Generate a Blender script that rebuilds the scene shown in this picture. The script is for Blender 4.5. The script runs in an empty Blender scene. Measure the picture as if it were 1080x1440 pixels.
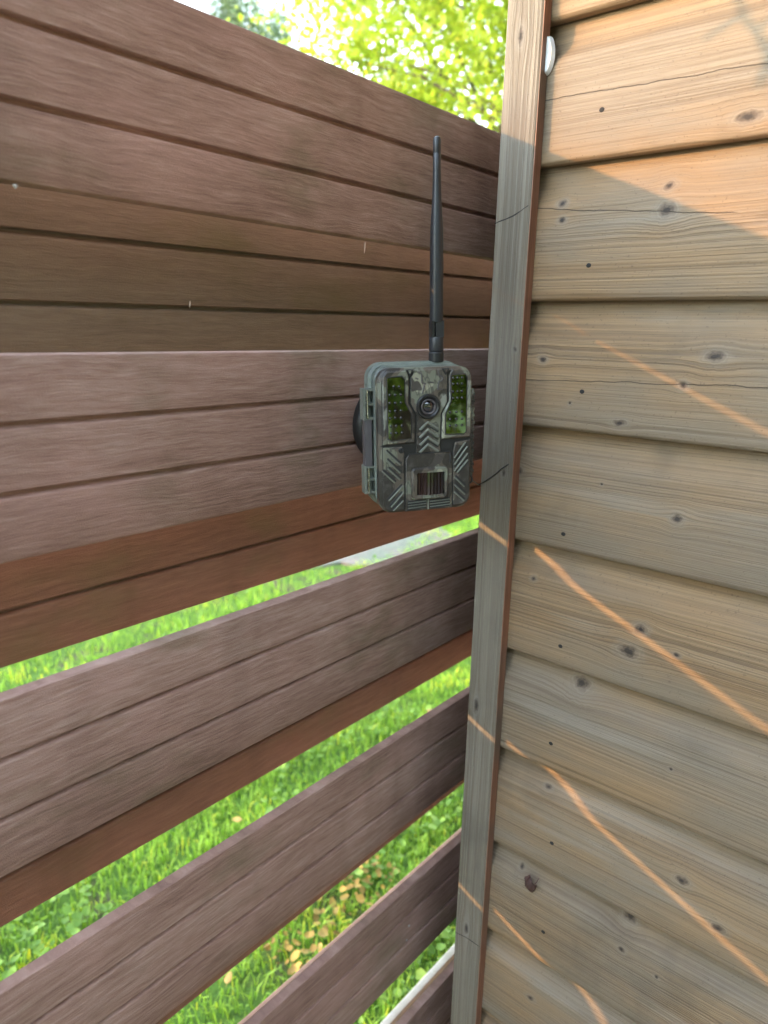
import bpy, bmesh, math, random
import numpy as np
from mathutils import Vector, Matrix, Euler
rnd = random.Random(7)
scene = bpy.context.scene
COL = scene.collection
R = math.radians

# ------------------------------------------------------------------ camera, sky, sun, exposure
# world frame: shed cladding face x=0, fence front face y=0, ground z=0
CAM = Vector((-0.71, -0.53, 1.56))
yaw, pitch, roll = R(49.73), R(14.35), R(1.29)
fwd = Vector((math.sin(yaw)*math.cos(pitch), math.cos(yaw)*math.cos(pitch), -math.sin(pitch)))
rgt0 = Vector((math.cos(yaw), -math.sin(yaw), 0)); up0 = rgt0.cross(fwd)
rgt = rgt0*math.cos(roll) + up0*math.sin(roll); upv = -rgt0*math.sin(roll) + up0*math.cos(roll)
cd = bpy.data.cameras.new('camera'); cam = bpy.data.objects.new('camera', cd); COL.objects.link(cam)
cd.sensor_fit = 'VERTICAL'; cd.sensor_height = 36; cd.lens = 1004.6/1440*36
cd.clip_start = 0.02; cd.clip_end = 2000
cd.dof.use_dof = True; cd.dof.focus_distance = 0.74; cd.dof.aperture_fstop = 5.2
cam.matrix_world = Matrix(((rgt.x, upv.x, -fwd.x, CAM.x), (rgt.y, upv.y, -fwd.y, CAM.y), (rgt.z, upv.z, -fwd.z, CAM.z), (0, 0, 0, 1)))
scene.camera = cam

SUN_TRAVEL = Vector((1.0, -0.61, -0.2684)).normalized()
SUN_EL = math.asin(-SUN_TRAVEL.z); SUN_AZ = math.atan2(-SUN_TRAVEL.x, -SUN_TRAVEL.y)
w = bpy.data.worlds.new('World'); scene.world = w; w.use_nodes = True
wn = w.node_tree; wn.nodes.clear()
sk = wn.nodes.new('ShaderNodeTexSky'); sk.sky_type = 'NISHITA'; sk.sun_disc = False
sk.sun_elevation = SUN_EL; sk.sun_rotation = SUN_AZ % (2*math.pi); sk.air_density = 1.2; sk.dust_density = 0.0; sk.ozone_density = 1.0
bg = wn.nodes.new('ShaderNodeBackground'); bg.inputs[1].default_value = 0.15
wo = wn.nodes.new('ShaderNodeOutputWorld')
hs = wn.nodes.new('ShaderNodeHueSaturation'); hs.inputs['Saturation'].default_value = 0.6     # milky autumn sky
wn.links.new(sk.outputs[0], hs.inputs['Color']); wn.links.new(hs.outputs[0], bg.inputs[0]); wn.links.new(bg.outputs[0], wo.inputs[0])
sl = bpy.data.lights.new('sun', 'SUN'); sl.energy = 2.0; sl.angle = R(0.5); sl.color = (0.225, 0.124, 0.050)
sun = bpy.data.objects.new('sun', sl); COL.objects.link(sun)
sun.rotation_euler = SUN_TRAVEL.to_track_quat('-Z', 'Y').to_euler(); sun.location = (-4, 4, 5)
vs = scene.view_settings
vs.view_transform = 'Standard'; vs.look = 'None'; vs.gamma = 1; vs.use_curve_mapping = False; vs.exposure = 3.85
scene.cycles.use_adaptive_sampling = True; scene.cycles.adaptive_threshold = 0.025
scene.cycles.max_bounces = 6; scene.cycles.diffuse_bounces = 3; scene.cycles.glossy_bounces = 2
scene.cycles.transmission_bounces = 4; scene.cycles.transparent_max_bounces = 6

# ------------------------------------------------------------------ helpers
class MB:
    """collects verts / faces, builds ONE mesh object"""
    def __init__(s): s.v = []; s.f = []
    def add(s, vs_, fs_):
        o = len(s.v); s.v += [tuple(p) for p in vs_]; s.f += [tuple(i+o for i in q) for q in fs_]
    def box(s, a, b):
        x0, y0, z0 = a; x1, y1, z1 = b
        s.add([(x0,y0,z0),(x1,y0,z0),(x1,y1,z0),(x0,y1,z0),(x0,y0,z1),(x1,y0,z1),(x1,y1,z1),(x0,y1,z1)],
              [(0,3,2,1),(4,5,6,7),(0,1,5,4),(1,2,6,5),(2,3,7,6),(3,0,4,7)])
    def prism(s, pts, f0, f1):
        """extrude a closed 2D outline: f0/f1 map (u,v) to 3D at either end"""
        n = len(pts)
        s.add([f0(*p) for p in pts] + [f1(*p) for p in pts],
              [tuple(range(n))[::-1], tuple(range(n, 2*n))] + [(i, (i+1) % n, n+(i+1) % n, n+i) for i in range(n)])
    def tube(s, pts, rad, n=8, cap=True):
        pts = [Vector(p) for p in pts]; rings = []
        if not hasattr(rad, '__len__'): rad = [rad]*len(pts)
        ref = Vector((0.31, 0.17, 0.93))
        for i, p in enumerate(pts):
            d = (pts[min(i+1, len(pts)-1)] - pts[max(i-1, 0)]).normalized()
            if abs(d.dot(ref)) > .95: ref = Vector((0.9, 0.3, 0.1))
            a = d.cross(ref).normalized(); b = d.cross(a)
            rings.append([p + (a*math.cos(2*math.pi*k/n) + b*math.sin(2*math.pi*k/n))*rad[i] for k in range(n)])
        vv = [q for r_ in rings for q in r_]
        ff = [(i*n+k, i*n+(k+1) % n, (i+1)*n+(k+1) % n, (i+1)*n+k) for i in range(len(pts)-1) for k in range(n)]
        if cap: ff += [tuple(range(n))[::-1], tuple(range((len(pts)-1)*n, len(pts)*n))]
        s.add(vv, ff)
    def lathe(s, prof, c=(0,0,0), axis='z', n=24):
        """prof: (radius, height) list; caps closed"""
        vv = []; m = len(prof)
        for r_, h in prof:
            for k in range(n):
                a = 2*math.pi*k/n; p = (r_*math.cos(a), r_*math.sin(a), h)
                if axis == 'y': p = (p[0], p[2], p[1])
                if axis == 'x': p = (p[2], p[0], p[1])
                vv.append((p[0]+c[0], p[1]+c[1], p[2]+c[2]))
        ff = [(i*n+k, i*n+(k+1) % n, (i+1)*n+(k+1) % n, (i+1)*n+k) for i in range(m-1) for k in range(n)]
        ff += [tuple(range(n))[::-1], tuple(range((m-1)*n, m*n))]
        s.add(vv, ff)
    def build(s, name, mat, parent=None, smooth=None):
        me = bpy.data.meshes.new(name); me.from_pydata(s.v, [], s.f); me.update()
        bm = bmesh.new(); bm.from_mesh(me); bmesh.ops.recalc_face_normals(bm, faces=bm.faces); bm.to_mesh(me); bm.free()
        if mat: me.materials.append(mat)
        if smooth is not None:
            me.shade_smooth(); me.set_sharp_from_angle(angle=R(smooth))
        o = bpy.data.objects.new(name, me); COL.objects.link(o)
        if parent: o.parent = parent
        return o

def tag(o, label=None, cat=None, group=None, kind=None):
    if label: o['label'] = label
    if cat: o['category'] = cat
    if group: o['group'] = group
    if kind: o['kind'] = kind
    return o
def empty(name, loc, label, cat, group=None):
    o = bpy.data.objects.new(name, None); COL.objects.link(o); o.location = loc; o.empty_display_size = .05
    return tag(o, label, cat, group)

# ---- node graph helper
class G:
    def __init__(s, name):
        s.m = bpy.data.materials.new(name); s.m.use_nodes = True; s.t = s.m.node_tree; s.t.nodes.clear()
        s.out = s.t.nodes.new('ShaderNodeOutputMaterial')
    def n(s, typ, **kw):
        q = s.t.nodes.new(typ)
        for k, v_ in kw.items(): setattr(q, k, v_)
        return q
    def put(s, sock, val):
        if hasattr(val, 'links'): s.t.links.new(val, sock)
        else: sock.default_value = val
    def math(s, op, a, b=None, c=None, clamp=False):
        q = s.n('ShaderNodeMath', operation=op, use_clamp=clamp)
        for i, v_ in enumerate((a, b, c)):
            if v_ is not None: s.put(q.inputs[i], v_)
        return q.outputs[0]
    def xyz(s, x=0., y=0., z=0.):
        q = s.n('ShaderNodeCombineXYZ')
        for i, v_ in enumerate((x, y, z)): s.put(q.inputs[i], v_)
        return q.outputs[0]
    def coords(s, kind='Object'):
        q = s.n('ShaderNodeTexCoord'); p = s.n('ShaderNodeSeparateXYZ'); s.t.links.new(q.outputs[kind], p.inputs[0])
        return q.outputs[kind], p.outputs[0], p.outputs[1], p.outputs[2]
    def noise(s, vec, scale=1., detail=2., rough=.5, dist=0.):
        q = s.n('ShaderNodeTexNoise'); s.put(q.inputs['Vector'], vec); q.inputs['Scale'].default_value = scale
        q.inputs['Detail'].default_value = detail; q.inputs['Roughness'].default_value = rough; q.inputs['Distortion'].default_value = dist
        return q.outputs['Fac']
    def ramp(s, fac, stops, interp='LINEAR'):
        q = s.n('ShaderNodeValToRGB'); q.color_ramp.interpolation = interp; s.put(q.inputs[0], fac)
        e = q.color_ramp.elements
        while len(e) < len(stops): e.new(.5)
        for i, (p, c) in enumerate(stops):
            e[i].position = p; e[i].color = (*c, 1) if hasattr(c, '__len__') else (c, c, c, 1)
        return q.outputs[0]
    def sstep(s, v_, a, b):
        q = s.n('ShaderNodeMapRange', interpolation_type='SMOOTHSTEP'); s.put(q.inputs[0], v_)
        q.inputs[1].default_value = a; q.inputs[2].default_value = b; return q.outputs[0]
    def mix(s, f, a, b, mode='MIX'):
        q = s.n('ShaderNodeMix', data_type='RGBA', blend_type=mode); s.put(q.inputs[0], f)
        for i, v_ in ((6, a), (7, b)):
            if isinstance(v_, tuple): v_ = (*v_, 1)
            s.put(q.inputs[i], v_)
        return q.outputs[2]
    def bump(s, h, strength=.5, dist=.001):
        q = s.n('ShaderNodeBump'); s.put(q.inputs['Height'], h); q.inputs['Strength'].default_value = strength
        q.inputs['Distance'].default_value = dist; return q.outputs[0]
    def bsdf(s, color, rough=.6, normal=None, metal=0., spec=.5, coat=0.):
        q = s.n('ShaderNodeBsdfPrincipled')
        if isinstance(color, tuple): color = (*color, 1)
        s.put(q.inputs['Base Color'], color); s.put(q.inputs['Roughness'], rough); s.put(q.inputs['Metallic'], metal)
        s.put(q.inputs['Specular IOR Level'], spec); q.inputs['Coat Weight'].default_value = coat
        if normal is not None: s.put(q.inputs['Normal'], normal)
        s.t.links.new(q.outputs[0], s.out.inputs[0]); return q

def wood_mat(name, seed, knots=(), along='y', grey=.5, fine=.0023, tint=(1, 1, 1), cracks=()):
    """weathered softwood; grain runs along one object axis; knots = (along, across, radius[, stretch])"""
    g = G(name); vec, X, Y, Z = g.coords()
    a = Y if along == 'y' else (Z if along == 'z' else X); c = Z if along != 'z' else Y
    a_s = g.math('ADD', a, seed*3.71); c_s = g.math('ADD', c, seed*1.37)
    wob = g.noise(g.xyz(g.math('MULTIPLY', a_s, 3.), g.math('MULTIPLY', c_s, 14.), seed*.9), 1., 2.)
    cc = g.math('ADD', c, g.math('MULTIPLY', g.math('SUBTRACT', wob, .5), .006))
    jit0 = g.math('SUBTRACT', g.noise(g.xyz(a_s, c_s, seed), 160., 1.), .5)
    kcore = None; kmask = None; khalo = None; kring = None
    for k in knots:
        ka, kc, kr = k[:3]; st = k[3] if len(k) > 3 else .6
        da = g.math('SUBTRACT', a, ka); dc = g.math('SUBTRACT', c, kc)
        jit = g.math('MULTIPLY', jit0, kr*.8)
        d = g.math('ADD', g.math('SQRT', g.math('ADD', g.math('POWER', g.math('MULTIPLY', da, st), 2.), g.math('POWER', dc, 2.))), jit)
        q = g.math('DIVIDE', d, kr*2.3)
        gs = g.math('POWER', 2.718, g.math('MULTIPLY', g.math('MULTIPLY', q, q), -1.))
        cc = g.math('SUBTRACT', cc, g.math('MULTIPLY', g.math('MULTIPLY', dc, gs), .7))
        mk = g.sstep(d, kr*.95, kr*.5); hl = g.sstep(d, kr*2.0, kr*.8)
        co = g.sstep(d, kr*.5, kr*.2); kcore = co if kcore is None else g.math('MAXIMUM', kcore, co)
        rg = g.math('MULTIPLY_ADD', g.math('SINE', g.math('MULTIPLY', d, 6.28/(kr*.38))), .5, .5)
        rg = g.math('MULTIPLY', rg, g.math('MULTIPLY', hl, hl))
        kmask = mk if kmask is None else g.math('MAXIMUM', kmask, mk)
        khalo = hl if khalo is None else g.math('MAXIMUM', khalo, hl)
        kring = rg if kring is None else g.math('MAXIMUM', kring, rg)
    # growth rings: soft and hard stripes of uneven width, then hair-fine fibre
    n_a = g.noise(g.xyz(g.math('MULTIPLY', a_s, 1.6), g.math('MULTIPLY', cc, 1/.011), seed*2.1), 1., 2., .6)
    n_b = g.noise(g.xyz(g.math('MULTIPLY', a_s, 1.1), g.math('MULTIPLY', cc, 1/fine), seed*4.3), 1., 2., .6)
    n_c = g.noise(g.xyz(g.math('MULTIPLY', a_s, 14.), g.math('MULTIPLY', cc, 1/.0009), seed), 1., 2., .65)
    stripe = g.sstep(n_b, .40, .66)
    zone = g.sstep(g.noise(g.xyz(g.math('MULTIPLY', a_s, 1.5), g.math('MULTIPLY', c_s, 22.), seed*1.7), 1., 1.), .35, .6)
    stripe = g.math('MULTIPLY', stripe, g.math('MULTIPLY_ADD', zone, .55, .45))
    big = g.noise(g.xyz(g.math('MULTIPLY', a_s, 4.), g.math('MULTIPLY', c_s, 10.), seed*5.), 1., 3., .6)
    base = g.ramp(n_a, [(.25, (.245, .160, .088)), (.5, (.295, .204, .120)), (.75, (.355, .258, .164))])
    greyc = g.ramp(n_c, [(.3, (.178, .146, .112)), (.7, (.285, .248, .202))])
    col = g.mix(g.sstep(big, .62-grey*.5, .98-grey*.5), base, greyc)
    col = g.mix(g.math('MULTIPLY', stripe, .56), col, (.105, .074, .052))
    col = g.mix(g.math('MULTIPLY', g.sstep(n_c, .48, .8), .55), col, (.09, .073, .057))
    # blue-grey water staining in long streaks
    st_n = g.noise(g.xyz(g.math('MULTIPLY', a_s, 2.2), g.math('MULTIPLY', c_s, 30.), seed*7.7), 1., 3., .6)
    col = g.mix(g.math('MULTIPLY', g.sstep(st_n, .56, .74), .45), col, (.30, .285, .262))
    sp = g.noise(g.xyz(a_s, c_s, seed), 420., 1.)
    col = g.mix(g.math('MULTIPLY', g.sstep(sp, .68, .74), .35), col, (.07, .05, .04))
    dirt = g.noise(g.xyz(g.math('MULTIPLY', a_s, 7.), g.math('MULTIPLY', c_s, 7.), seed*3.), 1., 4., .65)
    col = g.mix(g.math('MULTIPLY', g.sstep(dirt, .52, .75), .35), col, (.075, .066, .054))
    hgt = g.math('SUBTRACT', g.math('MULTIPLY', n_c, .35), g.math('MULTIPLY', stripe, .6))
    if kmask is not None:
        col = g.mix(g.math('MULTIPLY', khalo, .4), col, (.27, .245, .215))
        col = g.mix(g.math('MULTIPLY', kring, .3), col, (.085, .06, .046))
        col = g.mix(g.math('MULTIPLY', kmask, .8), col, g.ramp(sp, [(.3, (.055, .042, .034)), (.7, (.13, .10, .08))]))
        hgt = g.math('SUBTRACT', hgt, g.math('MULTIPLY', kmask, .6))
        col = g.mix(g.math('MULTIPLY', kcore, .8), col, (.022, .018, .016))
    for (a0, a1, c0, sl_, wd) in cracks:          # drying checks along the grain
        off = g.math('SUBTRACT', g.math('SUBTRACT', c, c0), g.math('MULTIPLY', g.math('SUBTRACT', a, a0), sl_))
        off = g.math('ADD', off, g.math('MULTIPLY', g.math('SUBTRACT', g.noise(g.xyz(a_s, 0., seed), 30., 3.), .5), .006))
        on = g.math('MULTIPLY', g.sstep(a, a0, a0+.01), g.sstep(a, a1, a1-.01))
        ck = g.math('MULTIPLY', g.sstep(g.math('ABSOLUTE', off), wd, wd*.3), on)
        col = g.mix(g.math('MULTIPLY', ck, .85), col, (.035, .025, .02)); hgt = g.math('SUBTRACT', hgt, g.math('MULTIPLY', ck, .9))
    if tint == (1, 1, 1): tint = (.95, .87, .78)
    if True: col = g.mix(1., col, tint, 'MULTIPLY')
    g.bsdf(col, .72, g.bump(hgt, .7, .0012), spec=.35)
    return g.m

def slat_mat(name, cols, algae=.55, seed=0., hue=(1, 1, 1)):
    """wood-plastic slat: brushed short-dash emboss, sun-faded bloom, algae blotches"""
    g = G(name); vec, X, Y, Z = g.coords()
    oi = g.n('ShaderNodeObjectInfo').outputs['Random']; sx = g.math('MULTIPLY_ADD', oi, 7., seed)
    xs = g.math('ADD', X, sx); zs = g.math('ADD', Z, sx)
    warp = g.math('MULTIPLY', g.math('SUBTRACT', g.noise(g.xyz(g.math('MULTIPLY', xs, 14.), g.math('MULTIPLY', zs, 25.), 0.), 1., 2.), .5), .010)
    zz = g.math('ADD', zs, warp)
    d1 = g.noise(g.xyz(g.math('MULTIPLY', xs, 34.), g.math('MULTIPLY', zz, 430.), 3.), 1., 3., .75)
    d2 = g.noise(g.xyz(g.math('MULTIPLY', xs, 12.), g.math('MULTIPLY', zz, 170.), 7.), 1., 2., .5)
    big = g.noise(g.xyz(g.math('MULTIPLY', xs, 3.2), g.math('MULTIPLY', zs, 9.), 1.), 1., 3., .6)
    fine = g.noise(g.xyz(xs, zs, Y), 900., 2.)
    f = g.math('ADD', g.math('MULTIPLY', d1, .42), g.math('MULTIPLY', d2, .28)); f = g.math('ADD', f, g.math('MULTIPLY', big, .30))
    col = g.ramp(f, [(.32, cols[0]), (.5, cols[1]), (.68, cols[2])])
    al = g.noise(g.xyz(g.math('MULTIPLY', xs, 6.), g.math('MULTIPLY', zs, 11.), 9.), 1., 4., .6)
    col = g.mix(g.math('MULTIPLY', g.sstep(al, .5, .72), algae), col, (.125, .115, .055))
    pk = g.noise(g.xyz(g.math('MULTIPLY', xs, 4.), g.math('MULTIPLY', zs, 7.), 19.), 1., 3., .6)
    col = g.mix(g.math('MULTIPLY', g.sstep(pk, .48, .72), .35), col, hue_mul(cols[2], (1.12, .92, .95)))
    ws = g.noise(g.xyz(g.math('MULTIPLY', X, 9.), g.math('MULTIPLY', zs, 1.5), 4.), 1., 3., .6)
    col = g.mix(g.math('MULTIPLY', g.sstep(ws, .52, .72), .4), col, hue_mul(cols[0], (.8, .85, .8)))
    drk = g.noise(g.xyz(g.math('MULTIPLY', xs, 45.), g.math('MULTIPLY', zz, 420.), 2.), 1., 2.)
    col = g.mix(g.math('MULTIPLY', g.sstep(drk, .6, .8), .25), col, hue_mul(cols[0], (.55, .5, .5)))
    col = g.mix(g.math('MULTIPLY', g.sstep(fine, .66, .72), .35), col, hue_mul(cols[2], (1.35, 1.35, 1.35)))
    col = g.mix(1., col, g.ramp(oi, [(0., (.86, .84, .82)), (.5, (1., 1., 1.)), (1., (1.10, 1.06, 1.02))]), 'MULTIPLY')
    h = g.math('ADD', g.math('MULTIPLY', d1, .8), g.math('MULTIPLY', fine, .3))
    g.bsdf(col, .55, g.bump(h, .75, .0016), spec=.4)
    return g.m
def hue_mul(c, k): return tuple(min(1, a*b) for a, b in zip(c, k))

def plain(name, color, rough=.5, metal=0., spec=.5, var=.15, scale=60., bump=.1, coat=0.):
    g = G(name); vec, X, Y, Z = g.coords(); n_ = g.noise(vec, scale, 3.)
    col = g.ramp(n_, [(.3, hue_mul(color, (1-var,)*3)), (.7, hue_mul(color, (1+var,)*3))])
    g.bsdf(col, g.math('MULTIPLY_ADD', n_, .15, rough-.07), g.bump(n_, bump, .0005), metal, spec, coat); return g.m

# ------------------------------------------------------------------ ground
def ground_mat():
    g = G('lawn_soil'); vec, X, Y, Z = g.coords()
    n1 = g.noise(vec, 1.6, 5., .6); n2 = g.noise(vec, 45., 4., .7); n3 = g.noise(vec, 7., 3.)
    gr = g.ramp(n2, [(.3, (.05, .09, .02)), (.6, (.10, .19, .03)), (.8, (.16, .22, .06))])
    so = g.ramp(n2, [(.3, (.06, .045, .03)), (.7, (.16, .125, .085))])
    col = g.mix(g.sstep(g.math('ADD', g.math('MULTIPLY', n1, .6), g.math('MULTIPLY', n3, .4)), .52, .62), gr, so)
    g.bsdf(col, .9, g.bump(n2, .8, .02), spec=.2); return g.m
mb = MB(); N_ = 60
xs_ = np.concatenate([np.linspace(-400, -12, 8), np.linspace(-10, 14, 40), np.linspace(18, 500, 8)])
ys_ = np.concatenate([np.linspace(-400, -12, 8), np.linspace(-10, 16, 40), np.linspace(20, 500, 8)])
def gz(x, y): return .018*math.sin(1.3*x+.4*y)*math.cos(1.1*y-.5*x) if abs(x) < 14 and abs(y) < 16 else 0.
mb.add([(x, y, gz(x, y)) for x in xs_ for y in ys_],
       [(i*len(ys_)+j, (i+1)*len(ys_)+j, (i+1)*len(ys_)+j+1, i*len(ys_)+j+1) for i in range(len(xs_)-1) for j in range(len(ys_)-1)])
tag(mb.build('ground', ground_mat(), smooth=60), 'grassy garden ground behind the slatted fence', kind='structure')

# pale trodden path patch far out on the lawn
g = G('pale_path'); vec, X, Y, Z = g.coords(); n_ = g.noise(vec, 30., 5., .7); n2 = g.noise(vec, 4., 3.)
g.bsdf(g.mix(g.sstep(n2, .4, .6), g.ramp(n_, [(.3, (.11, .085, .075)), (.7, (.22, .175, .155))]), g.ramp(n_, [(.3, (.07, .085, .06)), (.7, (.14, .15, .12))])), .85, g.bump(n_, .5, .01))
PATH_C = (3.25, 2.95)
path_poly = []
for k in range(26):
    a = 2*math.pi*k/26; r_ = 1 + .13*math.sin(3*a+1) + .09*math.sin(7*a)
    path_poly.append((PATH_C[0] + 1.0*r_*math.cos(a)*.9 - .35*r_*math.sin(a), PATH_C[1] + .42*r_*math.sin(a) + .25*r_*math.cos(a)))
mb = MB(); mb.prism(path_poly, lambda u, v: (u, v, -.02), lambda u, v: (u, v, .021))
tag(mb.build('path', g.m), 'pale bare path patch in the lawn', kind='structure')

# added unseen terrace that bounces light, on the viewer's side of the fence
g = G('bounce_concrete'); vec, X, Y, Z = g.coords(); n_ = g.noise(vec, 60., 4., .7); n2 = g.noise(vec, 2.5, 3.)
g.bsdf(g.mix(g.sstep(n2, .4, .65), g.ramp(n_, [(.3, (.11, .10, .09)), (.7, (.18, .165, .15))]), g.ramp(n_, [(.3, (.09, .08, .07)), (.7, (.15, .14, .125))])), .85, g.bump(n_, .4, .003))
tm_ = g.m; ter = None
for ix in range(9):
    for iy in range(10):
        x0, y0 = -.03-.6*(ix+1), -.12-.6*(iy+1)
        mb = MB(); mb.prism([(x0+.004, y0+.004), (x0+.596, y0+.004), (x0+.596, y0+.596), (x0+.004, y0+.596)], lambda u, v: (u, v, -.03), lambda u, v: (u, v, .045))
        if ter is None:
            ter = bpy.data.objects.new('terrace', None); COL.objects.link(ter); tag(ter, 'added light-bouncing slab terrace on the near side of the fence', kind='structure')
            sl0 = mb.build('slab', tm_, ter); base0 = Vector((x0, y0, 0))
        else:
            c_ = sl0.copy(); COL.objects.link(c_); c_.location = Vector((x0, y0, 0)) - base0

# ------------------------------------------------------------------ fence
FX0, FX1, TH = -2.35, 0.95, 0.0145
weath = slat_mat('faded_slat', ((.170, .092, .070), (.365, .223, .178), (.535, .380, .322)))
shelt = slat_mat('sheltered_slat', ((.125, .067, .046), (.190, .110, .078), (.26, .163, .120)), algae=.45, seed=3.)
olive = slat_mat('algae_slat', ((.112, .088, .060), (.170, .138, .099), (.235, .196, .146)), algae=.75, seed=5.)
pale_sl = slat_mat('pale_slat', ((.26, .27, .24), (.36, .37, .33), (.46, .46, .42)), algae=.3, seed=8.)
fence = empty('slatted_fence', (0, 0, 0), 'brown hit-and-miss slatted fence behind the wildlife camera', 'fence')
def slat(ztop, h, y0, mat, name='slat'):
    gr = h/3; dp = .0052
    pts = [(y0+.0035, 0), (y0+.001, -.0012), (y0, -.0042)]                 # front outline from the top down
    for k in (1, 2):
        zc = -gr*k
        pts += [(y0, zc+.0034), (y0+.0008, zc+.0027), (y0+dp, zc+.0020), (y0+dp, zc-.0010), (y0+.0014, zc-.0020), (y0+.0003, zc-.0030), (y0, zc-.0042)]
    pts += [(y0, -h+.004), (y0+.001, -h+.0012), (y0+.0035, -h)]
    pts += [(y0+TH-.002, -h), (y0+TH, -h+.002), (y0+TH, -.002), (y0+TH-.002, 0)]
    mb = MB(); mb.prism(pts, lambda u, v: (FX0, u, v), lambda u, v: (FX1, u, v))
    o = mb.build(name, mat, fence, smooth=35); o.location.z = ztop
    return o
CZ = CAM.z
front = [.2406, -.0223, -.2767, -.530, -.792, -1.049, -1.3075]; HS = .150
slats = {}
for i, z in enumerate(front):
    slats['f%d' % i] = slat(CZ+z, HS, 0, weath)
YB = .089
for i, z in enumerate(front[:-1]):
    fb = z - HS; top = fb + .44*(YB-TH) - .0042
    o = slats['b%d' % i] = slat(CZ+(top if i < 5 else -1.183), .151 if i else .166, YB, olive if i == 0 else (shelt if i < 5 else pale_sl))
    if i == 5: o['label'] = 'pale grey-green slat low on the rear of the fence'
    if i == 0: o.rotation_euler.y = -.009; o.location.z += .0042 + .009*.57     # tilted and raised to cut the top sun streak short
mb = MB(); mb.box((.132, -.0865, 0), (.19, -.0015, CZ+.235)); mb.build('corner_light_block', plain('light_block_dark', (.035, .028, .024), .7, var=.3, scale=40), fence)  # unseen block added to keep light out of the corner gap
post_m = plain('post_dark', (.10, .07, .055), .6, var=.2, scale=30)
for x in (-2.25, -1.15, .45):
    mb = MB(); mb.box((x-.035, TH+.0015, 0), (x+.035, YB-.0015, CZ+.235)); mb.build('post', post_m, fence)
screw_m = plain('screw_steel', (.5, .48, .46), .4, .8)
def screw(par, x, y, z, r_=.0018, mat=None):
    mb = MB(); mb.lathe([(r_*.2, -.0012), (r_*.8, -.0010), (r_, -.0003), (r_, .001)], (x, y, z), 'y', 10)
    o = mb.build('screw', mat or screw_m, par, smooth=40); o.location.z = -par.location.z; return o
for (x, z) in ((-.005, -.862), (-.010, -.884)): screw(slats['f4'], x, 0, CZ+z)
# ------------------------------------------------------------------ shed
shed = empty('garden_shed', (0.0, -.088, 0), 'weathered timber shed with overlapping shiplap boards and corner trim', 'shed')
SO = Vector(shed.location)
def P(o): o.location = Vector(o.location) - SO; o.parent = shed; return o
lips = [.2968, .1658, .0327, -.1012, -.235, -.3735, -.5094, -.6479, -.787]
zl = {i: z for i, z in enumerate(lips)}
full = [lips[0] + .1355*k for k in (3, 2, 1)] + lips + [lips[-1] - .1365*k for k in (1, 2, 3, 4, 5)]
YN, YF = -2.4, -.0885          # near and corner end of the wall
# knots per board as (y, z_rel, radius, stretch) measured on the wall; index = position in `full`
def wy(v): return v + CAM.y
KN = {
 4: [(.205, .182, .0055, .45)],
 5: [(.268, .135, .0055, .9), (.266, .113, .0075, .8), (.374, .128, .0045, .8), (.372, .112, .0035, .7)],
 6: [(.382, -.028, .0042, .8), (.2315, -.0455, .0042, .9), (.2055, -.018, .006, .6), (.346, -.072, .0022, 1), (.29, -.0875, .004, .5)],
 7: [(.2215, -.176, .0056, .9), (.402, -.152, .0055, .9), (.302, -.153, .0016, .8)],
 8: [(.373, -.276, .0034, .9), (.244, -.300, .0062, .8), (.254, -.3285, .0085, .7), (.205, -.317, .003, .7)],
 9: [(.308, -.391, .009, .8), (.195, -.445, .0025, 1)],
 10: [(.335, -.538, .003, .6), (.168, -.570, .0062, .75), (.127, -.605, .005, .6)],
 11: [(.222, -.662, .008, .9), (.222, -.698, .0045, .9), (.363, -.672, .004, 1), (.18, -.707, .003, .9), (.10, -.715, .004, 1)],
 12: [(.33, -.85, .005, .8), (.2, -.86, .005, .8)],
}
CR = {4: [(.05, .42, .2165, .03, .0006)], 5: [(.2, .41, .105, .10, .0006)], 6: [(.0, .42, -.038, -.03, .0006)]}
nail_m = plain('nail_hole', (.012, .010, .009), .8)
NAIL = {4: (.339, .2085), 5: (.3385, .0668), 6: (.3335, -.0588), 7: (.3405, -.2155), 8: (.332, -.3475), 9: (.333, -.4735), 10: (.320, -.6055), 11: (.3205, -.738)}
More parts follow.
